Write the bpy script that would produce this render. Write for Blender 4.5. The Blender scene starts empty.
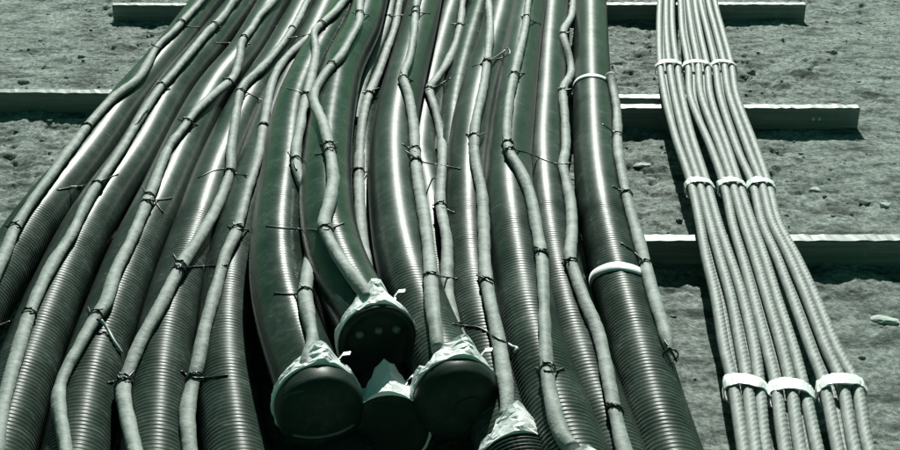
import bpy, math, random
import numpy as np
from mathutils import Vector, Matrix
from mathutils.bvhtree import BVHTree

random.seed(7)
rng = np.random.default_rng(7)
scene = bpy.context.scene
COL = scene.collection

# ------------------------------------------------------------------ camera
F = 1250.0
CAM_H = 1.5
HOR = -350.0
PITCH = math.atan((225 - HOR) / F)
cp, sp = math.cos(PITCH), math.sin(PITCH)
CAM = Vector((0, 0, CAM_H))
cam_d = bpy.data.cameras.new('camera')
cam = bpy.data.objects.new('camera', cam_d)
COL.objects.link(cam)
cam.location = CAM
cam.rotation_euler = (math.pi / 2 - PITCH, 0, 0)
cam_d.sensor_width = 36
cam_d.lens = 36 * F / 900
cam_d.clip_end = 900
cam_d.clip_start = 0.05
scene.camera = cam


def ray(x, y):
    u, v = (x - 450) / F, -(y - 225) / F
    d = Vector((u, cp + v * sp, -sp + v * cp))
    return d.normalized()


def at(x, y, z):
    d = ray(x, y)
    t = (z - CAM_H) / d.z
    return CAM + d * t


def project(p):
    q = p - CAM
    zc = q.y * cp - q.z * sp
    yc = q.y * sp + q.z * cp
    return 450 + F * q.x / zc, 225 - F * yc / zc


# ------------------------------------------------------------------ materials
def nmat(name):
    m = bpy.data.materials.new(name)
    m.use_nodes = True
    nt = m.node_tree
    b = nt.nodes['Principled BSDF']
    return m, nt, b


def noise(nt, scale, detail=4, rough=0.55, vec=None, dist=0.0):
    n = nt.nodes.new('ShaderNodeTexNoise')
    n.inputs['Scale'].default_value = scale
    n.inputs['Detail'].default_value = detail
    n.inputs['Roughness'].default_value = rough
    n.inputs['Distortion'].default_value = dist
    if vec is not None:
        nt.links.new(vec, n.inputs['Vector'])
    return n


def ramp(nt, src, stops):
    r = nt.nodes.new('ShaderNodeValToRGB')
    e = r.color_ramp.elements
    while len(e) < len(stops):
        e.new(0.5)
    for k, (p, c) in enumerate(stops):
        e[k].position = p
        e[k].color = (*c, 1) if len(c) == 3 else c
    nt.links.new(src, r.inputs['Fac'])
    return r


def coords(nt, scale=(1, 1, 1), rot=(0, 0, 0)):
    t = nt.nodes.new('ShaderNodeTexCoord')
    mp = nt.nodes.new('ShaderNodeMapping')
    mp.inputs['Scale'].default_value = scale
    mp.inputs['Rotation'].default_value = rot
    nt.links.new(t.outputs['Object'], mp.inputs['Vector'])
    return mp.outputs['Vector']


def mix(nt, fac, a, b):
    m = nt.nodes.new('ShaderNodeMix')
    m.data_type = 'RGBA'
    if isinstance(fac, float):
        m.inputs[0].default_value = fac
    else:
        nt.links.new(fac, m.inputs[0])
    for k, v in ((6, a), (7, b)):
        if isinstance(v, tuple):
            m.inputs[k].default_value = (*v, 1)
        else:
            nt.links.new(v, m.inputs[k])
    return m.outputs[2]


def bump(nt, b, h, strength, dist):
    n = nt.nodes.new('ShaderNodeBump')
    n.inputs['Strength'].default_value = strength
    n.inputs['Distance'].default_value = dist
    nt.links.new(h, n.inputs['Height'])
    nt.links.new(n.outputs['Normal'], b.inputs['Normal'])


def mat_pipe(name, base, dust, rough_lo, rough_hi, dust_amt):
    m, nt, b = nmat(name)
    v = coords(nt)
    n1 = noise(nt, 7, 6, 0.65, v)
    d1 = ramp(nt, n1.outputs['Fac'], [(0.36, (0, 0, 0)), (0.70, (dust_amt,) * 3)])
    n2 = noise(nt, 60, 5, 0.7, v)
    d2 = ramp(nt, n2.outputs['Fac'], [(0.45, (0.25,) * 3), (0.7, (1, 1, 1))])
    mul = nt.nodes.new('ShaderNodeMath'); mul.operation = 'MULTIPLY'
    nt.links.new(d1.outputs['Color'], mul.inputs[0]); nt.links.new(d2.outputs['Color'], mul.inputs[1])
    # long pale scuffs: a stretched, rotated noise cut to thin lines
    vs = coords(nt, (9, 60, 9), (0, 0, 0.6))
    n3 = noise(nt, 1.1, 2, 0.5, vs, 0.8)
    s3 = ramp(nt, n3.outputs['Fac'], [(0.68, (0, 0, 0)), (0.705, (0.55,) * 3), (0.73, (0, 0, 0))])
    add = nt.nodes.new('ShaderNodeMath'); add.operation = 'ADD'; add.use_clamp = True
    nt.links.new(mul.outputs[0], add.inputs[0]); nt.links.new(s3.outputs['Color'], add.inputs[1])
    c = mix(nt, add.outputs[0], base, dust)
    nt.links.new(c, b.inputs['Base Color'])
    rr = nt.nodes.new('ShaderNodeMapRange')
    rr.inputs['To Min'].default_value = rough_lo; rr.inputs['To Max'].default_value = rough_hi
    nt.links.new(n1.outputs['Fac'], rr.inputs['Value'])
    nt.links.new(rr.outputs['Result'], b.inputs['Roughness'])
    b.inputs['Specular IOR Level'].default_value = 0.08
    n4 = noise(nt, 22, 3, 0.5, v)
    bump(nt, b, n4.outputs['Fac'], 0.15, 0.004)
    return m


def mat_simple(name, c0, c1, scale, rough, bumpd=0.0, bs=40, metal=0.0, stretch=(1, 1, 1)):
    m, nt, b = nmat(name)
    v = coords(nt, stretch)
    n = noise(nt, scale, 6, 0.65, v)
    r = ramp(nt, n.outputs['Fac'], [(0.3, c0), (0.7, c1)])
    nt.links.new(r.outputs['Color'], b.inputs['Base Color'])
    b.inputs['Roughness'].default_value = rough
    b.inputs['Metallic'].default_value = metal
    if bumpd:
        n2 = noise(nt, bs, 5, 0.6, v)
        bump(nt, b, n2.outputs['Fac'], 0.7, bumpd)
    return m


M_pipe = mat_pipe('black_plastic', (0.012, 0.022, 0.017), (0.115, 0.15, 0.132), 0.18, 0.33, 0.62)
M_rib = mat_pipe('ribbed_plastic', (0.016, 0.028, 0.0215), (0.15, 0.19, 0.168), 0.28, 0.42, 0.55)
M_cap = mat_pipe('black_rubber', (0.013, 0.024, 0.018), (0.085, 0.115, 0.10), 0.34, 0.48, 0.42)
M_lug_glint = mat_simple('grey_rubber_and_glint', (0.05, 0.075, 0.06), (0.10, 0.14, 0.12), 60, 0.5)  # grey of the lugs; also the painted glint along the dome's lower edge
M_hose = mat_simple('grey_hose', (0.115, 0.14, 0.126), (0.27, 0.30, 0.282), 26, 0.72, 0.004, 60)
M_wire = mat_simple('black_wire', (0.004, 0.012, 0.008), (0.012, 0.025, 0.018), 80, 0.4)
M_pale = mat_simple('pale_wire', (0.4, 0.45, 0.42), (0.6, 0.64, 0.62), 80, 0.4)
M_tape = mat_simple('white_tape', (0.66, 0.69, 0.67), (0.82, 0.84, 0.83), 18, 0.35, 0.004, 30)
M_band = mat_simple('white_band', (0.70, 0.73, 0.71), (0.84, 0.86, 0.85), 30, 0.4, 0.001, 60)
M_strand = mat_simple('steel_strand', (0.14, 0.162, 0.15), (0.29, 0.317, 0.302), 40, 0.66, 0.001, 200, 0.0)
M_stone = mat_simple('pale_stone', (0.30, 0.36, 0.32), (0.48, 0.54, 0.50), 25, 0.9, 0.008, 40)
M_clod = mat_simple('soil_clod', (0.10, 0.14, 0.12), (0.22, 0.28, 0.245), 30, 0.95, 0.008, 50)


def mat_wood():
    m, nt, b = nmat('weathered_timber')
    v = coords(nt, (1.2, 40, 40))
    n = noise(nt, 2.2, 6, 0.7, v, 0.4)
    r = ramp(nt, n.outputs['Fac'], [(0.3, (0.05, 0.075, 0.062)), (0.55, (0.12, 0.15, 0.135)), (0.8, (0.24, 0.275, 0.257))])
    v2 = coords(nt)
    n2 = noise(nt, 16, 4, 0.7, v2)
    r2 = ramp(nt, n2.outputs['Fac'], [(0.60, (0, 0, 0)), (0.75, (0.6,) * 3)])
    c = mix(nt, r2.outputs['Color'], r.outputs['Color'], (0.22, 0.27, 0.245))
    nt.links.new(c, b.inputs['Base Color'])
    b.inputs['Roughness'].default_value = 0.56
    b.inputs['Specular IOR Level'].default_value = 0.9
    bump(nt, b, n.outputs['Fac'], 0.35, 0.003)
    return m


M_wood = mat_wood()


def mat_ground():
    m, nt, b = nmat('dry_soil')
    v = coords(nt)
    n1 = noise(nt, 1.6, 5, 0.6, v)
    n2 = noise(nt, 52, 8, 0.8, v)
    r1 = ramp(nt, n1.outputs['Fac'], [(0.35, (0.29, 0.34, 0.312)), (0.65, (0.38, 0.435, 0.404))])
    r2 = ramp(nt, n2.outputs['Fac'], [(0.40, (0.10, 0.137, 0.116)), (0.5, (0.33, 0.38, 0.352)), (0.60, (0.60, 0.65, 0.62))])
    c = mix(nt, 0.75, r1.outputs['Color'], r2.outputs['Color'])
    b.inputs['Roughness'].default_value = 0.95
    b.inputs['Specular IOR Level'].default_value = 0.15
    n5 = noise(nt, 9, 6, 0.7, coords(nt, (0.6, 1.3, 1)))
    r5 = ramp(nt, n5.outputs['Fac'], [(0.38, (0.30, 0.33, 0.31)), (0.50, (0.95, 0.95, 0.95)), (0.66, (1.3, 1.3, 1.3))])
    mm = nt.nodes.new('ShaderNodeMix'); mm.data_type = 'RGBA'; mm.blend_type = 'MULTIPLY'
    mm.inputs[0].default_value = 1.0
    nt.links.new(c, mm.inputs[6]); nt.links.new(r5.outputs['Color'], mm.inputs[7])
    nt.links.new(mm.outputs[2], b.inputs['Base Color'])
    n3 = noise(nt, 60, 8, 0.8, v)
    bump(nt, b, n3.outputs['Fac'], 1.0, 0.024)
    return m


M_ground = mat_ground()

# ------------------------------------------------------------------ object helpers


def link_mesh(name, verts, faces, m, parent=None, smooth=True, loc=None):
    me = bpy.data.meshes.new(name)
    v = np.asarray(verts, dtype=np.float64)
    if parent is not None:
        v = v - np.array(parent['_w'])
    elif loc is not None:
        v = v - np.array(loc)
    me.from_pydata(v.tolist(), [], [tuple(f) for f in faces])
    if smooth:
        me.polygons.foreach_set('use_smooth', [True] * len(me.polygons))
    me.materials.append(m)
    me.update()
    o = bpy.data.objects.new(name, me)
    COL.objects.link(o)
    if parent is not None:
        o.parent = parent
        o['_w'] = list(parent['_w'])
    elif loc is not None:
        o.location = loc
    return o


def thing(name, label, cat, loc, group=None):
    o = bpy.data.objects.new(name, None)
    COL.objects.link(o)
    o.empty_display_size = 0.1
    o.location = loc
    o['label'] = label
    o['category'] = cat
    o['_w'] = [loc[0], loc[1], loc[2]]
    if group:
        o['group'] = group
    return o


def tag(o, label, cat, group=None):
    o['label'] = label
    o['category'] = cat
    if group:
        o['group'] = group


def frames(P):
    P = np.asarray(P, float)
    T = np.gradient(P, axis=0)
    T /= np.linalg.norm(T, axis=1)[:, None] + 1e-12
    up = np.array([0, 0, 1.0])
    S = np.cross(T, up)
    ln = np.linalg.norm(S, axis=1)
    bad = ln < 0.15
    S[bad] = np.array([1.0, 0, 0])
    S /= np.linalg.norm(S, axis=1)[:, None]
    U = np.cross(S, T)
    return P, T, S, U


def tube_data(P, rad, n=24, caps=True):
    """swept tube; rad: scalar, per-ring array or (rings, n) array"""
    P, T, S, U = frames(P)
    k = len(P)
    a = np.linspace(0, 2 * math.pi, n, endpoint=False)
    rad = np.asarray(rad, float)
    if rad.ndim == 0:
        rad = np.full((k, n), float(rad))
    elif rad.ndim == 1:
        rad = np.repeat(rad[:, None], n, 1)
    V = P[:, None, :] + rad[:, :, None] * (np.cos(a)[None, :, None] * S[:, None, :] + np.sin(a)[None, :, None] * U[:, None, :])
    V = V.reshape(-1, 3)
    i = np.arange(k - 1)[:, None] * n
    j = np.arange(n)[None, :]
    j2 = (j + 1) % n
    Fq = np.stack([i + j, i + j2, i + n + j2, i + n + j], -1).reshape(-1, 4).tolist()
    if caps:
        Fq.append(list(range(n))[::-1])
        Fq.append(list(range((k - 1) * n, k * n)))
    return V, Fq


def catmull(pts, step):
    """resample a polyline with Catmull-Rom; spacing about step"""
    p = np.asarray(pts, float)
    q = np.vstack([2 * p[0] - p[1], p, 2 * p[-1] - p[-2]])
    out = []
    for i in range(1, len(q) - 2):
        p0, p1, p2, p3 = q[i - 1], q[i], q[i + 1], q[i + 2]
        n = max(2, int(np.linalg.norm(p2 - p1) / step))
        for t in np.linspace(0, 1, n, endpoint=False):
            out.append(0.5 * ((2 * p1) + (-p0 + p2) * t + (2 * p0 - 5 * p1 + 4 * p2 - p3) * t * t + (-p0 + 3 * p1 - 3 * p2 + p3) * t ** 3))
    out.append(p[-1])
    return np.array(out)


def resample(P, step):
    P = np.asarray(P, float)
    d = np.concatenate([[0], np.cumsum(np.linalg.norm(np.diff(P, axis=0), axis=1))])
    n = max(2, int(d[-1] / step) + 1)
    s = np.linspace(0, d[-1], n)
    return np.stack([np.interp(s, d, P[:, k]) for k in range(3)], 1), s


def smooth(a, w, it=1):
    a = np.asarray(a, float)
    for _ in range(it):
        pad = np.concatenate([np.repeat(a[:1], w, 0), a, np.repeat(a[-1:], w, 0)])
        a = sum(pad[k:k + len(a)] for k in range(2 * w + 1)) / (2 * w + 1)
    return a


# ------------------------------------------------------------------ ground
def vnoise(x, y, seed):
    xi = np.floor(x).astype(np.int64); yi = np.floor(y).astype(np.int64)
    xf = x - xi; yf = y - yi
    u = xf * xf * (3 - 2 * xf); v = yf * yf * (3 - 2 * yf)

    def h(a, b):
        n = (a * 374761393 + b * 668265263 + seed * 974634777) & 0x7fffffff
        n = ((n ^ (n >> 13)) * 1274126177) & 0x7fffffff
        return ((n ^ (n >> 16)) & 0xffff) / 65535.0
    return (h(xi, yi) * (1 - u) + h(xi + 1, yi) * u) * (1 - v) + (h(xi, yi + 1) * (1 - u) + h(xi + 1, yi + 1) * u) * v


def fbm(x, y, seed, o=5, g=0.5):
    t = 0; a = 1; s = 0
    for k in range(o):
        c, sn = math.cos(k * 0.7), math.sin(k * 0.7)
        t = t + a * vnoise((x * c - y * sn) * 2 ** k, (x * sn + y * c) * 2 ** k, seed + k)
        s += a; a *= g
    return t / s


def ground_z(x, y):
    z = 0.016 * (fbm(x * 1.7, y * 1.7, 3, 4) - 0.5)
    # lumpy clods: trodden smooth patches broken by rough, fissured ones
    patch = np.clip((fbm(x * 1.5 + 9, y * 1.5, 21, 4) - 0.40) * 5, 0, 1)
    c = fbm(x * 10, y * 10, 40, 5, 0.62)
    z = z + (0.35 + 0.65 * patch) * 0.036 * (c - 0.5)
    rid = np.abs(fbm(x * 4.0 + 3, y * 6.5, 61, 4) - 0.5)
    z = z - patch * 0.011 * np.exp(-(rid / 0.016) ** 2)
    b = fbm(x * 30, y * 30, 80, 3, 0.6)
    z = z + (0.35 + 0.65 * patch) * 0.022 * np.clip(b - 0.46, -0.12, 0.3)
    return z - 0.004


gx = np.concatenate([[-400, -120, -40, -15, -7, -4.0], np.arange(-3.2, -2.2, 0.03), np.arange(-2.2, -0.7, 0.0078), np.arange(-0.7, 0.3, 0.03), np.arange(0.3, 2.15, 0.0078), np.arange(2.16, 3.2, 0.03), [4.0, 7, 15, 40, 120, 400]])
gy = np.concatenate([[-60, -15, -4, -1, 0.4], np.arange(1.1, 1.9, 0.02), np.arange(1.9, 6.4, 0.0092), np.arange(6.41, 7.6, 0.02), [8.5, 11, 16, 30, 70, 180, 500]])
GX, GY = np.meshgrid(gx, gy)
inner = (np.abs(GX) < 3.3) & (GY > 1.0) & (GY < 7.7)
GZ = np.where(inner, ground_z(GX, GY), -0.004)
nx, ny = len(gx), len(gy)
gv = np.stack([GX, GY, GZ], -1).reshape(-1, 3)
ii = np.arange(ny - 1)[:, None] * nx
jj = np.arange(nx - 1)[None, :]
gf = np.stack([ii + jj, ii + jj + 1, ii + nx + jj + 1, ii + nx + jj], -1).reshape(-1, 4).tolist()
g = link_mesh('ground', gv, gf, M_ground)
g['kind'] = 'structure'

# ------------------------------------------------------------------ timbers
TH, TW = 0.068, 0.046


def timber(label, p0, p1, seed, h=TH, w=TW, nails=()):
    """p0,p1: ends of the top front edge (world)"""
    a = np.array(p0); bb = np.array(p1)
    d = bb - a; L = np.linalg.norm(d); d /= L
    side = np.cross(np.array([0, 0, 1.0]), d); side /= np.linalg.norm(side)   # to the far side
    r = np.random.default_rng(seed)
    n = int(L / 0.018)
    prof = []
    bev = 0.004
    for (s, t) in ((0, -h - 0.02), (w, -h - 0.02), (w, -bev), (w - bev, 0), (bev, 0), (0, -bev)):
        prof.append((s, t))
    V = []
    ww = smooth(r.normal(0, 1, (n + 1, 2)), 14, 2) * 0.006
    for k in range(n + 1):
        c = a + d * L * k / n
        for q, (s, t) in enumerate(prof):
            j = r.normal(0, 0.0006) if q > 1 else 0
            V.append(c + side * (s + ww[k, 0] * 0.5 + j) + np.array([0, 0, t + ww[k, 1] * (0.6 if q > 1 else 0) + j]))
    m = len(prof)
    Fc = []
    for k in range(n):
        for q in range(m):
            q2 = (q + 1) % m
            Fc.append((k * m + q, (k + 1) * m + q, (k + 1) * m + q2, k * m + q2))
    Fc.append(tuple(range(m))); Fc.append(tuple(range(n * m, n * m + m))[::-1])
    base = (a + bb) / 2
    base = (float(base[0]), float(base[1]), 0.0)
    if nails:
        t = thing('timber_beam', label, 'timber', base, 'timber beams laid under the ducts')
        link_mesh('board', V, Fc, M_wood, t, smooth=False)
        for (px, py) in nails:
            # a nail head standing on the front face
            dr = ray(px, py)
            nrm = Vector((-side[0], -side[1], 0))
            tt = (Vector(a) - CAM).dot(nrm) / dr.dot(nrm)
            c = np.array(CAM + dr * tt)
            P = [c + side * 0.004, c - side * 0.003, c - side * 0.005]
            v, f = tube_data(P, np.array([0.006, 0.006, 0.004]), 10)
            link_mesh('nail', v, f, M_pale, t)
    else:
        t = link_mesh('timber_beam', V, Fc, M_wood, None, False, base)
        tag(t, label, 'timber', 'timber beams laid under the ducts')
    return t


timber('weathered timber beam farthest back, cut end standing clear left of the black ducts', at(112, 5.5, TH), at(806, 4.5, TH), 1)
timber('long weathered timber beam emerging left of the ducts and ending under the steel strands', at(-70, 92, TH), at(688, 98.5, TH), 2)
timber('short timber beam with pale nail heads, lying close in front of another beam', at(560, 108, TH), at(860, 108.5, TH), 3, nails=((813, 119), (819, 119)))
timber('rough timber beam nearest the viewer, running out of the right edge', at(-140, 243, TH), at(1010, 241, TH), 4)

# ------------------------------------------------------------------ ducts: traced centre lines
R = 0.066
ZL = TH + R
ZU = ZL + 0.112
# name: (z at far, z at near, points (y, x), mode, y where ribs begin or None, capped)
DU = {
    'P1': (ZL, ZL, [(0, 190), (50, 150), (97, 107), (150, 66), (200, 22), (230, 0), (300, -48), (450, -130)], 'L', 196, 0),
    'P2': (ZL, ZL, [(0, 226), (50, 184), (83, 155), (150, 115), (183, 88), (217, 65), (250, 47), (283, 31), (333, 8), (400, -18), (450, -35)], 'L', 205, 0),
    'P3': (ZL, ZL, [(0, 258), (47, 228), (78, 200), (117, 176), (150, 159), (183, 143), (207, 131), (233, 115), (277, 97), (317, 80), (350, 66), (400, 52), (450, 42)], 'L', 208, 0),
    'P4': (ZL, ZL, [(0, 314), (50, 288), (95, 254), (150, 227), (193, 209), (230, 199), (250, 191), (290, 178), (327, 167), (367, 160), (417, 156), (450, 155)], 'C', 196, 0),
    'P5': (ZL, ZL, [(0, 328), (60, 302), (100, 282), (150, 264), (200, 249), (250, 234), (300, 227), (350, 224), (400, 227), (450, 235)], 'C', 205, 0),
    'P5b': (ZL, ZL, [(0, 350), (60, 325), (100, 310), (200, 290), (300, 295), (400, 322), (440, 338), (530, 362)], 'C', None, 1),
    'P6': (ZU - 0.01, ZU - 0.005, [(0, 352), (27, 337), (60, 316), (113, 293), (150, 289), (183, 285), (217, 280), (250, 277), (290, 279), (317, 284), (350, 297), (402, 317)], 'C', None, 1),
    'P7': (ZU + 0.03, ZU + 0.04, [(0, 370), (30, 362), (67, 342), (100, 335), (117, 331), (150, 327), (200, 325), (250, 331), (275, 340), (300, 353), (339, 376)], 'C', None, 1),
    'P7b': (ZL, 0.188, [(0, 394), (40, 382), (75, 370), (100, 365), (150, 362), (200, 362), (260, 366), (330, 375), (400, 386), (425, 388)], 'C', None, 1),
    'P8': (ZU, ZU - 0.006, [(0, 425), (30, 418), (60, 410), (103, 399), (140, 393), (180, 393), (217, 396), (260, 403), (297, 413), (330, 425), (360, 439), (395, 455)], 'C', 262, 1),
    'P9': (ZL, ZL, [(0, 457), (20, 449), (50, 441), (80, 433), (117, 426), (140, 424), (170, 425), (200, 428), (250, 434), (300, 441), (350, 452), (368, 456)], 'C', 215, 2),
    'P9b': (ZL, ZL, [(0, 484), (13, 480), (73, 463), (130, 450), (165, 446)], 'C', None, 2),
    'P10': (ZL + 0.07, ZL + 0.05, [(0, 505), (43, 495), (75, 485), (110, 476), (140, 470), (170, 468), (250, 468), (297, 470), (333, 473), (360, 480), (400, 494), (435, 508), (470, 519)], 'C', 176, 1),
    'P12': (ZL + 0.075, ZL + 0.09, [(0, 530), (60, 520), (117, 513), (150, 508), (183, 507), (217, 510), (250, 515), (293, 522), (333, 528), (367, 538), (403, 551), (433, 562), (515, 596)], 'C', 192, 1),
    'P13': (ZL, ZL, [(0, 553), (17, 552), (67, 548), (107, 546), (143, 543), (167, 543), (217, 547), (250, 552), (297, 560), (317, 566), (367, 581), (403, 592), (450, 612)], 'C', 184, 0),
    'P14': (ZL, ZL, [(0, 591), (75, 592), (150, 595), (200, 600), (250, 610), (300, 623), (350, 638), (400, 651), (450, 665), (480, 674)], 'C', 186, 0),
}
YG = np.arange(1.55, 6.6, 0.04)
axisXZ = {}

for k, (z0, z1, pts, mode, ribs, cap) in DU.items():
    p = np.array(pts, float)
    dense = catmull(p, 6)
    y = dense[:, 0]; x = dense[:, 1].copy()
    zz = np.interp(y, [60, 250], [z0, z1]) if k != 'P7b' else np.interp(y, [300, 400], [z0, z1])
    if mode == 'L':
        sl = np.gradient(x, y)
        s = (y - HOR) * cp / (CAM_H - zz)
        x = x + R * s * np.sqrt(1 + sl ** 2)
    W = np.array([at(a, b, c) for a, b, c in zip(x, y, zz)])
    # sort by depth and continue straight beyond both ends
    o = np.argsort(W[:, 1]); W = W[o]
    X = np.interp(YG, W[:, 1], W[:, 0]); Z = np.interp(YG, W[:, 1], W[:, 2])
    yn, yf = W[0, 1], W[-1, 1]
    n_ = min(len(W) - 1, 6)
    sn = (W[n_, 0] - W[0, 0]) / (W[n_, 1] - W[0, 1])
    sf = (W[-1, 0] - W[-1 - n_, 0]) / (W[-1, 1] - W[-1 - n_, 1])
    X = np.where(YG < yn, W[0, 0] + sn * (YG - yn), X)
    X = np.where(YG > yf, W[-1, 0] + sf * (YG - yf), X)
    axisXZ[k] = [X, Z, yn if cap else YG[0]]
WANT = {k: (v[0].copy(), v[1].copy()) for k, v in axisXZ.items()}
# push interpenetrating ducts apart, never below the timbers
keys = list(DU)
for it in range(60):
    for a in range(len(keys)):
        for b_ in range(a + 1, len(keys)):
            A, B = axisXZ[keys[a]], axisXZ[keys[b_]]
            dx = B[0] - A[0]; dz = B[1] - A[1]
            d = np.sqrt(dx * dx + dz * dz) + 1e-9
            live = (YG >= A[2] - 0.06) & (YG >= B[2] - 0.06)
            ov = np.clip(2 * R * 0.70 - d, 0, None) * live * 0.22
            A[0] -= dx / d * ov * 0.45; B[0] += dx / d * ov * 0.45
            A[1] -= dz / d * ov * 1.2; B[1] += dz / d * ov * 1.2
    for k in keys:
        axisXZ[k][1] = np.maximum(axisXZ[k][1], ZL)
        if it % 3 == 2:
            axisXZ[k][0] = smooth(axisXZ[k][0], 1); axisXZ[k][1] = smooth(axisXZ[k][1], 2)

axis = {}
for k in keys:
    print(k, 'dz', np.round((axisXZ[k][1] - WANT[k][1])[::12], 3), 'dx', np.round((axisXZ[k][0] - WANT[k][0])[::12], 3))
    X, Z, yn = axisXZ[k]
    P = np.stack([X, YG, Z], 1)
    if DU[k][5]:
        P = P[YG > yn]
        P = np.vstack([[np.interp(yn, YG, X), yn, np.interp(yn, YG, Z)], P])
    axis[k] = P

LAB = {
    'P1': 'leftmost black duct, grey hose along its outer left flank against bare soil',
    'P2': 'second black ribbed duct from the left edge, straight grey hose on its top',
    'P3': 'third black ribbed duct from the left, its hose swinging wide near the far end',
    'P4': 'fourth black ribbed duct from the left, hose bending inward at the bottom edge',
    'P5': 'black ribbed duct half in shadow left of the smooth duct with domed cap',
    'P5b': 'low black duct in deep shade under the leftmost capped duct',
    'P6': 'smooth black duct ending in a taped domed cap, leftmost of the capped ends',
    'P7': 'smooth black duct ending in a flat cap with small lugs, hose bent across it',
    'P7b': 'lower black duct with crumpled white tape end sunk between three capped ducts',
    'P8': 'smooth black duct ending in a creased domed cap, right of the cap with lugs',
    'P9': 'black duct under two grey hoses running side by side, right of the creased cap duct',
    'P9b': 'narrow strip of bare black duct without hose, wedged deep in the far pile',
    'P10': 'finely ribbed black duct with black wire knot on its hose, taped ringed end',
    'P12': 'ribbed black duct with taped end at the bottom edge, hose arcing rightwards over it',
    'P13': 'ribbed black duct with wavy grey hose, directly left of the white banded duct',
    'P14': 'rightmost black ribbed duct with two white bands around it',
}
THINGS = {}
TUBE = {}
BV_IN = {}
HR = 0.0136
for k in keys:
    P = axis[k]
    z0, z1, pts, mode, ribs, cap = DU[k]
    mid = P[len(P) // 3]
    t = thing('cable_duct', LAB[k], 'duct', (float(mid[0]), float(mid[1]), float(TH)), 'black ducts laid side by side on the timbers')
    THINGS[k] = t
    # fine sampling of the near ribbed run, coarse sampling of the far smooth run
    Pc, s = resample(catmull(P[::2], 0.02), 0.0031)
    scr = np.array([project(Vector(p))[1] for p in Pc])
    rk = np.random.default_rng(len(k) * 7 + ord(k[-1]))
    wob = smooth(rk.normal(0, 1, len(Pc)), 40, 2) * 0.006
    if ribs is not None:
        amp = np.clip((scr - ribs) / 40, 0, 1) * 0.0022
        ph = s / 0.0126
        prof = np.abs(np.cos(math.pi * ph)) ** 0.8
        rad = R - amp * 1.15 + amp * prof * 1.15 + wob * 0.25
        keep = np.ones(len(Pc), bool)
        far = scr < ribs - 3
        keep[far] = (np.arange(far.sum()) % 8 == 0)
        wl = np.linspace(0, 1, len(Pc))
    else:
        amp = np.clip((scr - 150) / 60, 0, 1) * 0.00010
        rad = R - amp + amp * np.cos(2 * math.pi * s / 0.0126) + wob * 0.35
        keep = np.ones(len(Pc), bool)
        far = scr < 150
        keep[far] = (np.arange(far.sum()) % 8 == 0)
    v, f = tube_data(Pc[keep], rad[keep], 40)
    link_mesh('duct_wall', v, f, M_rib if ribs is not None else M_pipe, t)
    vv, ff = tube_data(P, R + HR * 0.97, 28)
    BV_IN[k] = BVHTree.FromPolygons([tuple(q) for q in vv], ff)
    vv, ff = tube_data(P, R, 28)
    TUBE[k] = (vv, ff)


# ------------------------------------------------------------------ grout hoses
def lay_ray(k, x, y):
    d = ray(x, y)
    best = None
    for kk in VALLEY.get(k, (k,)):
        h = BV_IN[kk].ray_cast(CAM, d)
        if h[0] is not None and (best is None or h[3] < best):
            best = h[3]
    if best is not None:
        return best
    # the pixel passes beside the duct: nearest approach to its axis
    P = axis[k]
    q = P - np.array(CAM)
    dn = np.array(d)
    tt = q @ dn
    dist = np.linalg.norm(q - tt[:, None] * dn, axis=1)
    return float(tt[np.argmin(dist)])


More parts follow.
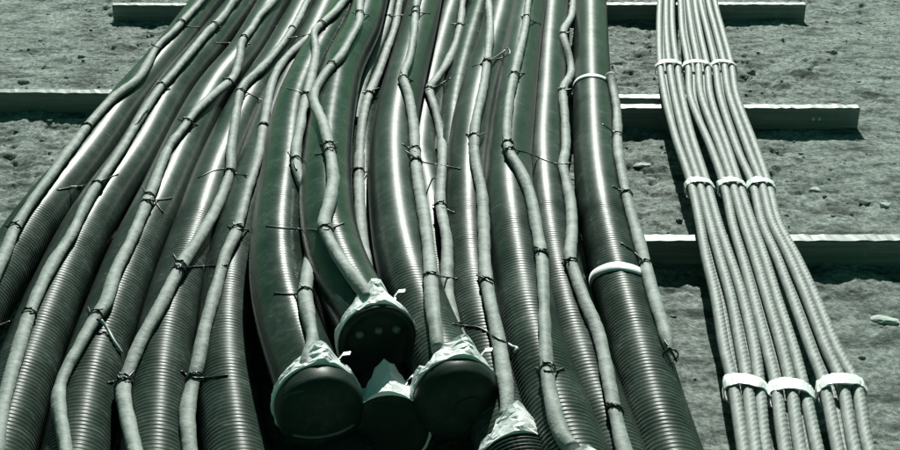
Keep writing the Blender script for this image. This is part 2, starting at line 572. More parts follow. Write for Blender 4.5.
VALLEY = {'P9': ('P9', 'P10'), 'P5': ('P5', 'P4')}
HOSE = {
    'P1': [[(230, -30), (203, 0), (190, 13), (173, 32), (157, 47), (148, 63), (137, 80), (113, 98), (90, 123), (72, 147), (67, 153), (50, 177), (33, 200), (15, 228), (5, 253), (-4, 272), (-20, 310), (-50, 380)]],
    'P2': [[(262, -30), (235, 0), (222, 18), (207, 33), (190, 53), (170, 77), (160, 88), (143, 113), (124, 145), (103, 177), (87, 203), (70, 237), (53, 263), (37, 295), (25, 327), (15, 360), (5, 397), (0, 420), (-5, 470)]],
    'P3': [[(300, -30), (275, 0), (260, 15), (252, 28), (242, 42), (239, 60), (233, 78), (217, 92), (197, 110), (182, 130), (168, 149), (153, 187), (143, 213), (130, 243), (115, 273), (106, 302), (93, 322), (77, 350), (63, 377), (58, 400), (62, 427), (66, 450), (70, 480)]],
    'P4': [[(330, -30), (308, 0), (297, 22), (280, 47), (263, 67), (243, 87), (237, 110), (231, 150), (230, 173), (217, 207), (200, 237), (183, 263), (170, 287), (160, 307), (143, 337), (130, 367), (123, 390), (128, 420), (135, 450), (143, 480)]],
    'P5': [[(322, 24), (316, 32), (300, 45), (283, 62), (272, 83), (266, 113), (263, 130), (260, 147), (256, 165), (248, 190), (241, 215), (236, 233), (225, 257), (218, 283), (213, 300), (205, 327), (197, 367), (190, 395), (187, 417), (190, 450), (194, 480)]],
    'P6': [[(375, -30), (347, -2), (335, 12), (322, 24), (314, 33), (316, 50), (312, 75), (305, 103), (300, 127), (296, 150), (298, 172), (308, 200), (311, 235), (309, 268), (305, 293), (309, 320), (313, 343), (308, 362), (305, 378)]],
    'P7': [[(372, -30), (361, -3), (359, 22), (350, 40), (340, 57), (328, 70), (318, 85), (313, 97), (317, 110), (323, 123), (329, 147), (332, 165), (333, 183), (329, 205), (324, 226), (333, 247), (342, 262), (350, 273), (363, 290), (369, 302)]],
    'P7b': [[(411, -30), (401, -3), (395, 27), (386, 52), (377, 77), (369, 95), (363, 117), (360, 147), (359, 183), (362, 233), (366, 262), (370, 285)],
            [(400, -30), (392, -2), (388, 20), (380, 40), (371, 62), (363, 85), (358, 105), (357, 122)]],
    'P8': [[(428, -30), (418, -3), (415, 20), (413, 40), (409, 60), (403, 77), (409, 97), (414, 130), (415, 150), (418, 183), (424, 217), (429, 255), (432, 300), (435, 325), (438, 352)]],
    'P9': [[(478, -30), (464, -3), (461, 20), (455, 45), (446, 65), (434, 82), (429, 90), (433, 103), (437, 117), (442, 140), (442, 165), (440, 200), (444, 225), (447, 243), (447, 283), (449, 305), (455, 328), (466, 350), (480, 372)]],
    'P10': [[(492, -30), (489, -3), (490, 33), (487, 62), (483, 90), (476, 120), (474, 145), (476, 165), (482, 195), (484, 230), (485, 267), (489, 297), (497, 333), (503, 367), (507, 397), (506, 420)]],
    'P12': [[(538, -30), (529, -3), (525, 27), (517, 63), (510, 97), (507, 133), (510, 153), (520, 170), (530, 195), (537, 230), (542, 260), (544, 300), (545, 333), (547, 370), (553, 407), (562, 435), (574, 452)]],
    'P13': [[(577, -30), (574, -3), (571, 17), (563, 33), (568, 53), (571, 73), (563, 90), (565, 117), (566, 147), (563, 165), (567, 185), (571, 205), (572, 233), (570, 257), (575, 275), (584, 300), (598, 333), (606, 367), (613, 403), (623, 447), (633, 480)]],
    'P14': [[(610, 74), (613, 88), (617, 110), (618, 147), (621, 167), (629, 205), (638, 237), (645, 263), (655, 300), (667, 340), (674, 364)]],
}
HPATH = {}
surf_v, surf_f = [], []
for k in keys:
    off = len(surf_v)
    surf_v += [tuple(q) for q in TUBE[k][0]]
    surf_f += [[i + off for i in f] for f in TUBE[k][1]]
for k, lst in HOSE.items():
    HPATH[k] = []
    for pts in lst:
        px = catmull(pts, 4)
        tt = np.array([lay_ray(k, x, y) for x, y in px])
        tt = smooth(tt, 2, 2)
        P = np.array([np.array(CAM + ray(x, y) * t_) for (x, y), t_ in zip(px, tt)])
        P, s = resample(P, 0.012)
        P = smooth(P, 1, 1)
        rk = np.random.default_rng(len(P))
        aa = np.linspace(0, 2 * math.pi, 14, endpoint=False)
        oval = 1 + 0.09 * np.cos(2 * (aa[None, :] + smooth(rk.normal(0, 1, len(P)), 12, 2)[:, None] * 3)) + 0.045 * smooth(rk.normal(0, 1, (len(P), 14)), 1, 1)
        rad = (HR + smooth(rk.normal(0, 1, len(P)), 3, 1) * 0.0016)[:, None] * oval
        if k == 'P14':          # its near end is squeezed to a point and bent down
            rad[-9:] *= np.linspace(1, 0.12, 9)[:, None]
            P[-9:, 2] -= np.linspace(0, 1, 9) ** 2 * 0.012
        v, f = tube_data(P, rad, 14)
        link_mesh('grout_hose', v, f, M_hose, THINGS[k])
        HPATH[k].append(P)
        off = len(surf_v)
        surf_v += [tuple(q) for q in v]
        surf_f += [[i + off for i in fc] for fc in f]
SURF = BVHTree.FromPolygons(surf_v, surf_f)

# ------------------------------------------------------------------ wire ties
WIRES = [
    ('P1', [(82, 124), (87, 127), (92, 129)]), ('P1', [(151, 44), (157, 47), (161, 47)]), ('P1', [(184, 25), (190, 27), (200, 27)]),
    ('P1', [(5, 225), (13, 227), (22, 227)]),
    ('P2', [(157, 84), (163, 87), (170, 89)]), ('P2', [(209, 25), (214, 26), (221, 27)]),
    ('P2', [(57, 190), (73, 187), (90, 185), (103, 180), (118, 174)]), ('P2', [(-2, 326), (10, 321), (24, 316), (37, 311)]), ('P2', [(20, 303), (27, 309), (35, 315)]),
    ('P3', [(215, 43), (232, 43), (250, 44)]), ('P3', [(223, 78), (231, 81), (238, 87)]), ('P3', [(178, 119), (187, 122), (198, 125)]),
    ('P3', [(142, 187), (150, 196), (156, 203), (163, 213)]), ('P3', [(146, 200), (158, 200), (172, 198)]),
    ('P3', [(88, 307), (91, 314), (97, 319), (103, 321)]),
    ('P4', [(240, 90), (250, 94), (263, 101)]), ('P4', [(275, 26), (287, 29), (297, 31)]), ('P4', [(198, 178), (213, 171), (227, 169), (237, 174), (248, 175)]),
    ('P4', [(173, 254), (179, 263), (184, 270), (186, 277)]), ('P4', [(176, 268), (190, 267), (208, 266), (228, 265)]),
    ('P4', [(107, 383), (116, 381), (126, 379), (134, 371)]), ('P4', [(118, 378), (126, 382), (133, 381)]),
    ('P5', [(227, 226), (237, 229), (249, 230)]), ('P5', [(181, 371), (191, 377), (203, 378), (228, 375)]), ('P5', [(258, 124), (264, 126), (270, 124)]),
    ('P6', [(281, 87), (294, 90), (311, 96)]), ('P6', [(287, 38), (302, 36), (316, 32), (326, 25)]), ('P6', [(274, 293), (286, 294), (298, 294)]),
    ('P6', [(288, 152), (293, 160), (297, 171)]),
    ('P7', [(352, 12), (359, 14), (370, 14)]), ('P7', [(318, 70), (327, 70), (337, 70)]), ('P7', [(266, 226), (284, 228), (302, 229), (317, 230), (326, 230), (344, 223)]),
    ('P7', [(320, 144), (330, 145), (338, 143)]), ('P7', [(315, 155), (324, 153), (333, 150)]),
    ('P7b', [(386, 16), (394, 16), (404, 15)]), ('P7b', [(362, 93), (370, 91), (379, 88)]), ('P7b', [(352, 172), (359, 172), (367, 172)]),
    ('P8', [(408, 6), (414, 12), (420, 16)]), ('P8', [(409, 15), (417, 13), (430, 13)]), ('P8', [(401, 71), (406, 77), (413, 81)]),
    ('P8', [(405, 151), (414, 156), (423, 162), (440, 165), (461, 169)]), ('P8', [(423, 274), (430, 273), (440, 276), (458, 279)]),
    ('P8', [(402, 144), (409, 148), (415, 152)]),
    ('P9', [(450, 24), (457, 24), (465, 24)]), ('P9', [(427, 90), (434, 87), (442, 83), (451, 78)]), ('P9', [(433, 205), (441, 207), (455, 213)]),
    ('P9', [(452, 324), (466, 326), (480, 328), (497, 338), (516, 348)]),
    ('P10', [(472, 67), (480, 64), (488, 61), (497, 56), (508, 48)]), ('P10', [(480, 65), (490, 60), (502, 58), (510, 53), (508, 48)]), ('P10', [(466, 134), (475, 136), (485, 133)]), ('P10', [(477, 275), (485, 279), (493, 284)]),
    ('P12', [(521, 16), (530, 20), (541, 24)]), ('P12', [(511, 71), (517, 73), (525, 73)]), ('P12', [(501, 143), (508, 147), (514, 149)]),
    ('P12', [(505, 148), (525, 152), (545, 160), (558, 164), (571, 163)]), ('P12', [(534, 246), (541, 249), (549, 253)]), ('P12', [(535, 368), (547, 371), (556, 371), (564, 368)]),
    ('P13', [(558, 88), (564, 90), (572, 89)]), ('P13', [(562, 259), (571, 260), (581, 264)]), ('P13', [(607, 403), (613, 404), (618, 404)]), ('P13', [(560, 32), (566, 33), (573, 31)]),
    ('P14', [(602, 124), (611, 130), (621, 136)]), ('P14', [(621, 243), (630, 249), (641, 258), (645, 261)]), ('P14', [(664, 340), (671, 350), (677, 362)]),
    ('P14', [(612, 186), (620, 190), (628, 191)]),
]
WR = 0.0021
for wi, (k, pts) in enumerate(WIRES):
    px = catmull(pts, 2.0)
    P = []
    last = None
    for x, y in px:
        d = ray(x, y)
        h = SURF.ray_cast(CAM, d)
        if h[0] is None:
            tt = last if last is not None else (axis[k][len(axis[k]) // 2] @ np.array(d))
        else:
            tt = h[3]
        if last is not None:
            tt = min(max(tt, last - 0.03), last + 0.03)
        last = tt
        P.append(tt)
    P = smooth(np.array(P), 1, 1) - WR * 1.1
    W = np.array([np.array(CAM + ray(x, y) * t_) for (x, y), t_ in zip(px, P)])
    verts, faces = tube_data(W, WR, 7)
    V = [verts]; Fs = [faces]; n0 = len(verts)
    # the loop round the hose and the twisted tails, at the nearest hose point
    rk = random.Random(wi)
    best = None
    for HP in HPATH.get(k, []):
        D = np.linalg.norm(HP[:, None, :] - W[None, :, :], axis=2)
        i, j = np.unravel_index(np.argmin(D), D.shape)
        if best is None or D[i, j] < best[0]:
            best = (D[i, j], i, HP)
    if best[0] < 0.05:
        i = min(max(best[1], 1), len(best[2]) - 2)
        HP = best[2]
        T = HP[i + 1] - HP[i - 1]; T /= np.linalg.norm(T)
        S = np.cross(T, [0, 0, 1.0]); S /= np.linalg.norm(S); U = np.cross(S, T)
        tilt = rk.uniform(-0.5, 0.5)
        a = np.linspace(0, 2 * math.pi, 21)
        for dd in ((0.0, ) if rk.random() < 0.75 else (-0.003, 0.003)):
            ring = np.array([HP[i] + (HR + WR * 0.8) * (math.cos(q) * S + math.sin(q) * U) + T * (dd + tilt * math.cos(q) * HR) for q in a])
            v, f = tube_data(ring, WR * 0.9, 6)
            V.append(v); Fs.append([[q + n0 for q in fc] for fc in f]); n0 += len(v)
        top = HP[i] + U * (HR + WR)
        for sgn in (-1, 1):
            tail = np.array([top, top + S * sgn * 0.006 + U * 0.001 + T * rk.uniform(-.005, .005),
                             top + S * sgn * rk.uniform(0.006, 0.012) + U * rk.uniform(-0.004, 0.004) + T * rk.uniform(-.012, .012)])
            v, f = tube_data(catmull(tail, 0.004), WR * 0.85, 6)
            V.append(v); Fs.append([[q + n0 for q in fc] for fc in f]); n0 += len(v)
    link_mesh('wire_tie', np.vstack(V), sum(Fs, []), M_wire, THINGS[k])

# pale loose wire ends
for k, pts in (('P3', [(101, 320), (108, 330), (114, 341), (122, 353)]), ('P9', [(508, 344), (513, 347), (517, 348), (514, 353)]), ('P2', [(70, 187), (73, 187), (77, 187)]),):
    px = catmull(pts, 2.0)
    tt = []
    for x, y in px:
        h = SURF.ray_cast(CAM, ray(x, y))
        tt.append(h[3] if h[0] is not None else (tt[-1] if tt else 3.0))
    tt = smooth(np.minimum.accumulate(np.array(tt)), 2, 2) - 0.008
    W = np.array([np.array(CAM + ray(x, y) * t_) for (x, y), t_ in zip(px, tt)])
    v, f = tube_data(W, 0.0033, 7)
    o = link_mesh('wire_tie', v, f, M_pale, THINGS[k])
    o['label'] = 'pale loose wire end'


# ------------------------------------------------------------------ end caps and tape
def ring_pts(c, T, S, U, r, n):
    a = np.linspace(0, 2 * math.pi, n, endpoint=False)
    return c + r * (np.cos(a)[:, None] * S + np.sin(a)[:, None] * U)


def end_frame(k):
    P = axis[k]
    T = P[0] - P[4]
    T /= np.linalg.norm(T)
    S = np.cross(T, [0, 0, 1.0]); S /= np.linalg.norm(S)
    U = np.cross(S, T)
    return P[0], T, S, U


def lathe(c, T, S, U, prof, n, m, parent, name, jitter=None):
    V = []
    for (d, r) in prof:
        V.append(ring_pts(c + T * d, T, S, U, max(r, 1e-4), n))
    V = np.vstack(V)
    k = len(prof)
    Fc = []
    for i in range(k - 1):
        for j in range(n):
            j2 = (j + 1) % n
            Fc.append((i * n + j, i * n + j2, (i + 1) * n + j2, (i + 1) * n + j))
    if jitter is not None:
        V = jitter(V)
    return link_mesh(name, V, Fc, m, parent)


def cap(k, kind):
    c, T, S, U = end_frame(k)
    Rc = R + (0.014 if k in ('P6', 'P8') else 0.0105)
    t = THINGS[k]
    if kind == 'flat':
        prof = [(-0.012, R - 0.004), (-0.012, Rc - 0.002), (0.010, Rc), (0.013, Rc - 0.003), (0.0125, Rc - 0.012), (0.010, Rc - 0.02), (0.010, 0.0)]
    elif kind == 'dome':
        prof = [(-0.012, R - 0.004), (-0.012, Rc - 0.002), (-0.008, Rc), (0.028, Rc + 0.001), (0.034, Rc - 0.001)]
        for q in np.linspace(0, math.pi / 2, 12)[1:]:
            prof.append((0.034 + 0.030 * math.sin(q), (Rc - 0.001) * math.cos(q) ** 0.72))
    elif kind == 'lip':
        prof = [(-0.012, R - 0.004), (-0.012, Rc - 0.002), (-0.008, Rc), (0.02, Rc + 0.001)]
        for q in np.linspace(0, math.pi / 2, 12)[1:]:
            prof.append((0.020 + 0.042 * math.sin(q), (Rc - 0.001) * math.cos(q) ** 0.7))
    elif kind == 'recess':
        prof = [(-0.012, R - 0.004), (-0.012, Rc - 0.002), (-0.008, Rc), (0.012, Rc + 0.001), (0.016, Rc - 0.002), (0.017, Rc - 0.008),
                (0.014, Rc - 0.011), (0.004, Rc - 0.013), (0.003, Rc - 0.03), (0.004, 0.0)]
    else:   # ringed
        prof = [(-0.012, R - 0.004), (-0.012, Rc - 0.002)]
        for q in range(6):
            prof += [(q * 0.010 - 0.004, Rc - 0.003), (q * 0.010 + 0.001, Rc + 0.002), (q * 0.010 + 0.004, Rc + 0.002)]
        prof += [(0.062, Rc - 0.006), (0.066, 0.03), (0.067, 0.0)]
    o = lathe(c, T, S, U, prof, 48, M_cap, t, 'end_cap')
    if kind == 'recess':
        for (a, r) in ((math.radians(100), 0.018), (math.radians(25), 0.038), (math.radians(160), 0.042)):
            p = c + S * r * math.cos(a) + U * (r * math.sin(a) + 0.004) + T * 0.003
            lathe(p, T, S, U, [(-0.004, 0.009), (0.006, 0.0085), (0.010, 0.006), (0.011, 0.0)], 14, M_lug_glint, o, 'lug')
    if kind in ('lip', 'dome'):
        # raised ridge; on the dome kind its lighter grey paints in a reflected glint
        pts = []
        for q in np.linspace(-0.9, 0.9, 24):
            if kind == 'lip':
                x_, y_ = q * 0.032, 0.026 - 0.016 * q - 0.022 * q * q
            else:
                x_, y_ = q * 0.062, -0.034 + 0.012 * q * q
            rr = min(math.hypot(x_, y_), Rc * 0.985)
            e = 0.72 if kind == 'dome' else 0.7
            th = math.acos(min(1, (rr / (Rc - 0.001)) ** (1 / e)))
            d = (0.034 + 0.030 * math.sin(th)) if kind == 'dome' else (0.020 + 0.042 * math.sin(th))
            pts.append(c + S * x_ + U * y_ + T * (d + 0.0005))
        v, f = tube_data(np.array(pts), 0.0028, 8)
        link_mesh('crease_or_glint', v, f, M_lug_glint if kind == 'dome' else M_cap, o)
    return o


def tape(k, peak_deg, peak, seed, lo=-0.022, hi=0.002):
    """crumpled tape: wound round the cap's rear edge, ragged behind, drawn out where the hose goes in"""
    c, T, S, U = end_frame(k)
    r = np.random.default_rng(seed)
    n, m_ = 60, 9
    a0 = np.linspace(0, 2 * math.pi, n, endpoint=False)
    rag = smooth(np.tile(r.normal(0, 1, n), 3), 1, 1)[n:2 * n] * 0.008
    da0 = (a0 - math.radians(peak_deg) + math.pi) % (2 * math.pi) - math.pi
    back = lo + rag - peak * np.clip(np.exp(-(da0 / 0.62) ** 2) * (0.9 + 0.2 * r.random(n)), 0, 1)
    big = 0.004 if k in ('P6', 'P8') else 0.0
    V = []
    for j in range(m_):
        w = j / (m_ - 1)
        a = a0 + r.normal(0, 0.022, n) * (0 < j < m_ - 1)
        da = (a - math.radians(peak_deg) + math.pi) % (2 * math.pi) - math.pi
        d = back * (1 - w) + hi * w + r.normal(0, 0.0018, n) * (0 < j < m_ - 1)
        hump = HR * 1.75 * np.exp(-(da / 0.26) ** 2) * (1 - w * 0.8)
        fold = 0.0034 * np.abs(np.sin(a * 4.5 + seed + w * 3.0 + np.sin(a * 3 + seed)))
        rad = R + 0.0088 + big + hump + fold + r.normal(0, 0.0007, n) + 0.003 * w
        V.append(c + T * d[:, None] + rad[:, None] * (np.cos(a)[:, None] * S + np.sin(a)[:, None] * U))
    V.insert(0, c + T * (back - 0.001)[:, None] + (R - 0.002) * (np.cos(a0)[:, None] * S + np.sin(a0)[:, None] * U))
    V.append(c + T * (hi + 0.001) + (R + 0.002) * (np.cos(a0)[:, None] * S + np.sin(a0)[:, None] * U))
    V = np.vstack(V)
    Fc = []
    for i in range(m_ + 1):
        for j in range(n):
            j2 = (j + 1) % n
            q = (i * n + j, i * n + j2, (i + 1) * n + j2, (i + 1) * n + j)
            if (i + j + int(r.integers(0, 2))) % 2:
                Fc += [(q[0], q[1], q[2]), (q[0], q[2], q[3])]
            else:
                Fc += [(q[0], q[1], q[3]), (q[1], q[2], q[3])]
    # a loose tail of tape standing off the wrap
    n0 = len(V)
    at_ = math.radians(peak_deg + 28)
    e = c + (R + 0.016) * (math.cos(at_) * S + math.sin(at_) * U) + T * (lo - peak * 0.5)
    X = np.array([e + T * 0.012, e, e - T * 0.012 - S * 0.012 + U * 0.004, e - T * 0.013 - S * 0.026 + U * 0.003])
    wv = T * 0.010 + S * 0.004
    for p in X:
        for (u_, t_) in ((0, 0), (1, 0), (1, 1), (0, 1)):
            V = np.vstack([V, p + wv * u_ + U * 0.0012 * t_])
    for q in range(3):
        for t_ in range(4):
            t2 = (t_ + 1) % 4
            Fc.append((n0 + q * 4 + t_, n0 + q * 4 + t2, n0 + q * 4 + 4 + t2, n0 + q * 4 + 4 + t_))
    Fc.append((n0, n0 + 3, n0 + 2, n0 + 1)); Fc.append(tuple(n0 + 12 + q for q in range(4)))
    o = link_mesh('tape_wrap', V, Fc, M_tape, THINGS[k], smooth=False)
    return o


for k, kind, pk, ph, sd in (('P6', 'dome', 100, 0.022, 1), ('P7', 'recess', 100, 0.042, 2), ('P8', 'lip', 108, 0.030, 3),
                            ('P7b', 'flat', 92, 0.060, 4), ('P10', 'ring', 92, 0.040, 5), ('P12', 'ring', 90, 0.04, 6), ('P5b', 'dome', 90, 0.05, 7)):
    cap(k, kind)
    tape(k, pk, ph, sd, hi=0.010 if k == 'P7b' else 0.002)


# white bands round the rightmost duct
def band_on(k, py, width, tilt, name='white_band'):
    P, s = resample(axis[k], 0.004)
    scr = np.array([project(Vector(p))[1] for p in P])
    # the pixel row is where the band crosses the duct's top
    top = np.array([project(Vector(p) + Vector((0, 0, R)))[1] for p in P])
    i = int(np.argmin(np.abs(top - py)))
    c = P[i]
    T = P[i + 2] - P[i - 2]; T /= np.linalg.norm(T)
    S = np.cross(T, [0, 0, 1.0]); S /= np.linalg.norm(S); U = np.cross(S, T)
    n = 64
    a = np.linspace(0, 2 * math.pi, n, endpoint=False)
    V = []
    rk = np.random.default_rng(int(py))
    e1 = smooth(np.tile(rk.normal(0, 1, n), 3), 3, 2)[n:2 * n] * width * 0.25
    for (d, r) in ((-width / 2, 0.001), (-width / 2, 0.0022), (0, 0.0028), (width / 2, 0.0022), (width / 2, 0.001)):
        dd = d + (tilt * np.cos(a) + 0.55 * np.cos(a) ** 2) * R + e1 + (0.3 * np.roll(e1, 17) if d > 0 else 0)
        V.append(c + T * dd[:, None] + (R + r) * (np.cos(a)[:, None] * S + np.sin(a)[:, None] * U))
    V = np.vstack(V)
    Fc = []
    for q in range(5):
        q2 = (q + 1) % 5
        for j in range(n):
            j2 = (j + 1) % n
            Fc.append((q * n + j, q * n + j2, q2 * n + j2, q2 * n + j))
    link_mesh(name, V, Fc, M_band, THINGS[k])


band_on('P14', 76, 0.034, -0.10)
band_on('P14', 267, 0.042, -0.14)

# ------------------------------------------------------------------ steel strand bundles
SR = 0.0130
BUN = [
    ('left of three steel strand bundles, nearest the black ducts, tied with white bands',
     [(-60, 660, 676), (0, 657, 675), (33, 656, 676), (67, 657, 681), (100, 662, 687), (133, 670, 695), (150, 675, 700), (187, 687, 712), (225, 695, 723), (260, 701, 735), (300, 710, 748), (350, 718, 760), (390, 727, 766), (440, 733, 772), (520, 742, 786)],
     (67, 187, 389)),
    ('middle of three steel strand bundles, lying between two others, tied with white bands',
     [(-60, 672, 690), (0, 677, 697), (33, 679, 703), (67, 684, 711), (100, 687, 715), (150, 707, 732), (187, 720, 744), (225, 728, 757), (260, 738, 770), (300, 749, 783), (350, 762, 800), (392, 771, 811), (440, 775, 821), (520, 785, 838)],
     (67, 187, 394)),
    ('right of three steel strand bundles, beside open bare soil, tied with white bands',
     [(-60, 690, 707), (0, 697, 717), (33, 704, 726), (67, 712, 735), (100, 717, 741), (150, 733, 760), (187, 749, 773), (225, 758, 784), (260, 773, 803), (300, 788, 822), (350, 806, 843), (389, 820, 863), (440, 830, 873), (520, 846, 896)],
     (67, 187, 388)),
]
for bi, (lab, tr, bands) in enumerate(BUN):
    t_ = np.array(tr, float)
    d = catmull(t_, 5)
    zt = TH + SR * 2.75
    L3 = np.array([at(q[1], q[0], zt) for q in d]); R3 = np.array([at(q[2], q[0], zt) for q in d])
    C = (L3 + R3) / 2
    hw = np.linalg.norm(R3 - L3, axis=1) / 2
    C2, s = resample(C, 0.0045)
    hw2 = np.interp(C2[:, 1], C[::-1, 1], hw[::-1]) if C[0, 1] > C[-1, 1] else np.interp(C2[:, 1], C[:, 1], hw)
    hw2 = np.clip(hw2, 0.034, 0.048)
    _, T, S, U = frames(C2)
    S = np.where(S[:, :1] < 0, -S, S)       # S to the right
    m0 = C2[len(C2) // 2]
    th = thing('strand_bundle', lab, 'steel strands', (float(m0[0]), float(m0[1]), TH), 'bundles of steel strand')
    rk = np.random.default_rng(30 + bi)
    lay = [(-1.0, 0.15), (0.04, 0.65), (1.0, 0.2), (-0.5, -1.5), (0.52, -1.45)]
    for q, (lx, lz) in enumerate(lay):
        wav = smooth(rk.normal(0, 1, len(C2)), 70, 2) * 0.014
        wz = smooth(rk.normal(0, 1, len(C2)), 70, 2) * 0.016
        Pq = C2 + S * (lx * (hw2 - SR) + wav)[:, None] + np.array([0, 0, 1.0]) * (lz * SR + wz)[:, None]
        Pq[:, 2] = np.maximum(Pq[:, 2], TH + SR * 1.0)
        n = 42
        a = np.linspace(0, 2 * math.pi, n, endpoint=False)
        ph = 2 * math.pi * s / 0.105
        lob = np.abs(np.cos(3 * (a[None, :] + ph[:, None])))
        rad = SR * (0.85 + 0.165 * lob ** 0.6)
        v, f = tube_data(Pq, rad, n)
        link_mesh('strand', v, f, M_strand, th)
    for py in bands:
        scr = np.array([project(Vector(p))[1] for p in C2])
        i = int(np.argmin(np.abs(scr - py)))
        c = C2[i]
        n = 56
        a = np.linspace(0, 2 * math.pi, n, endpoint=False)
        ex = 0.62
        cx = np.sign(np.cos(a)) * np.abs(np.cos(a)) ** ex * (hw2[i] + 0.004)
        cz = np.sign(np.sin(a)) * np.abs(np.sin(a)) ** ex * (SR * 2.05 + 0.002)
        cz = np.where(cz > 0, cz * (1 - 0.28 * (cx / hw2[i]) ** 2), cz)
        V = []
        wd = 0.040 if py > 300 else 0.034
        yaw = rk.uniform(-0.2, 0.2)
        rg = [smooth(np.tile(rk.normal(0, 1, n), 3), 1, 2)[n:2 * n] * 0.0045 for _ in range(2)]
        wk = [smooth(np.tile(rk.normal(0, 1, n), 3), 1, 1)[n:2 * n] * 0.0016 for _ in range(4)]
        for q_, (dd, gg) in enumerate(((-wd / 2, 0.0), (-wd / 2, 0.0014), (0, 0.0022), (wd / 2, 0.0014), (wd / 2, 0.0), (0, 0.0))):
            g_ = gg + (wk[q_ % 4] if q_ in (1, 2, 3) else wk[(4 - q_) % 4] - 0.0006 if q_ in (0, 4) else wk[2] - 0.001)
            k_ = 1 + g_ / 0.035
            e_ = rg[0] if dd < 0 else rg[1] if dd > 0 else 0
            V.append(c + S[i] * (cx * k_)[:, None] + np.array([0, 0, 1.0]) * (cz * k_ - SR * 0.35)[:, None] + T[i] * (dd + yaw * cx + e_)[:, None])
        V = np.vstack(V)
        Fc = []
        for q in range(6):
            q2 = (q + 1) % 6
            for j in range(n):
                j2 = (j + 1) % n
                Fc.append((q * n + j, q * n + j2, q2 * n + j2, q2 * n + j))
        link_mesh('white_band', V, Fc, M_band, th, smooth=False)


# ------------------------------------------------------------------ stones and clods
def rock_data(c, sx, sy, sz, seed, rot=0.0, sub=3):
    import bmesh
    bm = bmesh.new()
    bmesh.ops.create_icosphere(bm, subdivisions=sub, radius=1.0)
    V = np.array([v.co[:] for v in bm.verts])
    Fc = [[v.index for v in f.verts] for f in bm.faces]
    bm.free()
    r = np.random.default_rng(seed)
    for _ in range(14):                     # chip flat facets off the ball
        nrm = r.normal(0, 1, 3); nrm /= np.linalg.norm(nrm)
        dd = V @ nrm
        lim = r.uniform(0.55, 0.9)
        V = V - np.clip(dd - lim, 0, None)[:, None] * nrm
    V = V * (1 + 0.05 * np.sin(V[:, :1] * 9 + seed) * np.sin(V[:, 1:2] * 8))
    V = V * np.array([sx, sy, sz])
    cr, sr_ = math.cos(rot), math.sin(rot)
    V = np.stack([V[:, 0] * cr - V[:, 1] * sr_, V[:, 0] * sr_ + V[:, 1] * cr, V[:, 2]], 1)
    return V + np.array(c), Fc


STONES = [
    ((886, 319), (0.055, 0.04, 0.012), M_stone, 'long flat pale stone at the right edge in front of the nearest beam'),
    ((815, 188), (0.032, 0.03, 0.010), M_stone, 'small flat pale stone right of the middle strand bands, behind the nearest beam'),
    ((886, 205), (0.045, 0.028, 0.014), M_stone, 'pale stone close to the right edge, behind the nearest beam'),
    ((831, 52), (0.04, 0.03, 0.022), M_clod, 'soil clod on open ground right of and below the far beam end'),
    ((752, 73), (0.03, 0.022, 0.024), M_clod, 'dark little block of soil just right of the far strand bands'),
    ((866, 200), (0.03, 0.03, 0.012), M_clod, 'small soil clod left of the pale stone by the right edge'),
    ((25, 82), (0.045, 0.035, 0.018), M_clod, 'dark lump of soil behind the long beam at the far left'),
    ((82, 57), (0.03, 0.02, 0.014), M_clod, 'small soil clod below the cut end of the far beam'),
    ((641, 164), (0.05, 0.02, 0.012), M_stone, 'thin pale stone between rightmost duct and strands'),
]
for i, (px, (sx, sy, sz), m, lab) in enumerate(STONES):
    p = at(px[0], px[1], 0.0)
    z = float(ground_z(np.array([p.x]), np.array([p.y]))[0])
    sx, sy, sz = sx * 0.72, sy * 0.72, sz * 0.72
    v, f = rock_data((p.x, p.y, z + sz * 0.1), sx, sy, sz, 50 + i, rng.uniform(-0.4, 0.4))
    o = link_mesh('stone' if m is M_stone else 'soil_clod', v, f, m, None, False, (p.x, p.y, z))
    tag(o, lab, 'stone' if m is M_stone else 'soil clod')

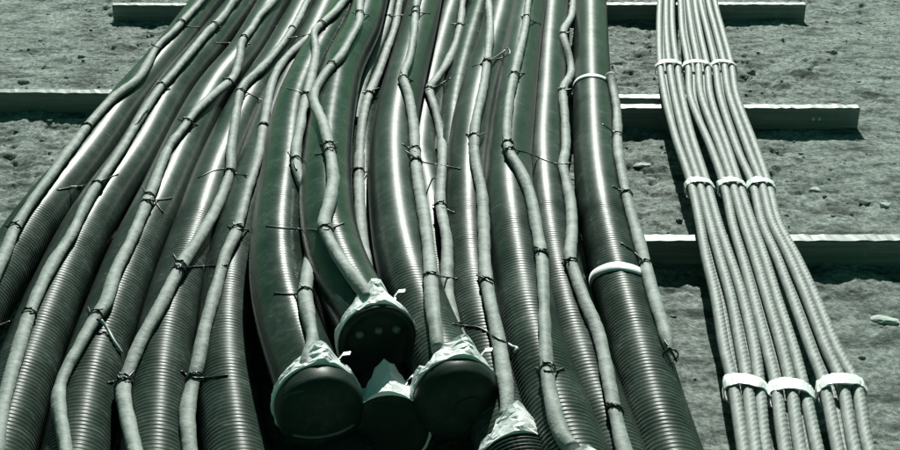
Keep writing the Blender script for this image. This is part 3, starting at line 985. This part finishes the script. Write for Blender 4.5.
# uncountable grit and crumbs
V, Fs, n0 = [], [], 0
protos = [rock_data((0, 0, 0), 1, 1, 0.7, 200 + q, 0, 1) for q in range(8)]
for q in range(6500):
    x = rng.uniform(-3.0, 3.0); y = rng.uniform(1.6, 7.2)
    u, w_ = project(Vector((x, y, 0)))
    if not (-60 < u < 960 and -60 < w_ < 500):
        continue
    if 120 + (450 - w_) * 0.1 < u < 600 and w_ > 40:
        continue
    cl = float(fbm(np.array([x * 1.3 + 9]), np.array([y * 1.3]), 21, 3)[0])
    if rng.random() > np.clip((cl - 0.3) * 3, 0.15, 1):
        continue
    s_ = 0.003 + 0.007 * rng.random() ** 3
    pv, pf = protos[q % 8]
    th_ = rng.uniform(0, 6.28)
    cr, sr_ = math.cos(th_), math.sin(th_)
    vv = np.stack([pv[:, 0] * cr - pv[:, 1] * sr_, pv[:, 0] * sr_ + pv[:, 1] * cr, pv[:, 2]], 1) * s_ * np.array([rng.uniform(.8, 1.6), 1, rng.uniform(.6, 1.1)])
    z = float(ground_z(np.array([x]), np.array([y]))[0])
    V.append(vv + np.array([x, y, z + s_ * 0.25])); Fs += [[a + n0 for a in fc] for fc in pf]; n0 += len(vv)
o = link_mesh('gravel', np.vstack(V), Fs, M_clod, None, False)
o['kind'] = 'stuff'
o['label'] = 'fine grit and soil crumbs scattered over the bare ground'
o['category'] = 'gravel'

for o in bpy.data.objects:
    if '_w' in o:
        del o['_w']

# ------------------------------------------------------------------ light
SUN = Vector((0.06, 1.50, 1.0)).normalized()
elev = math.asin(SUN.z)
sl = bpy.data.lights.new('sun', 'SUN')
sl.energy = 5.0
sl.angle = math.radians(0.55)
sl.color = (0.965, 1.0, 0.935)
so = bpy.data.objects.new('sun', sl)
COL.objects.link(so)
so.rotation_euler = SUN.to_track_quat('Z', 'Y').to_euler()
so.location = (2, 6, 8)

w = bpy.data.worlds.new('World')
scene.world = w
w.use_nodes = True
nt = w.node_tree
bg = nt.nodes['Background']
sky = nt.nodes.new('ShaderNodeTexSky')
sky.sky_type = 'NISHITA'
sky.sun_disc = False
sky.sun_elevation = elev
sky.sun_rotation = math.atan2(SUN.x, SUN.y)
sky.air_density = 1.0
sky.dust_density = 0.5
mx = nt.nodes.new('ShaderNodeMix')
mx.data_type = 'RGBA'; mx.blend_type = 'MULTIPLY'
mx.inputs[0].default_value = 1.0
mx.inputs[7].default_value = (0.25, 0.66, 0.34, 1)      # green toning of the print, in the sky's light
nt.links.new(sky.outputs['Color'], mx.inputs[6])
nt.links.new(mx.outputs[2], bg.inputs['Color'])
bg.inputs['Strength'].default_value = 0.06

vs = scene.view_settings
vs.view_transform = 'Standard'
vs.look = 'None'
vs.gamma = 1
vs.use_curve_mapping = False
vs.exposure = 0.6
scene.render.engine = 'CYCLES'
scene.cycles.max_bounces = 6
scene.cycles.use_denoising = True
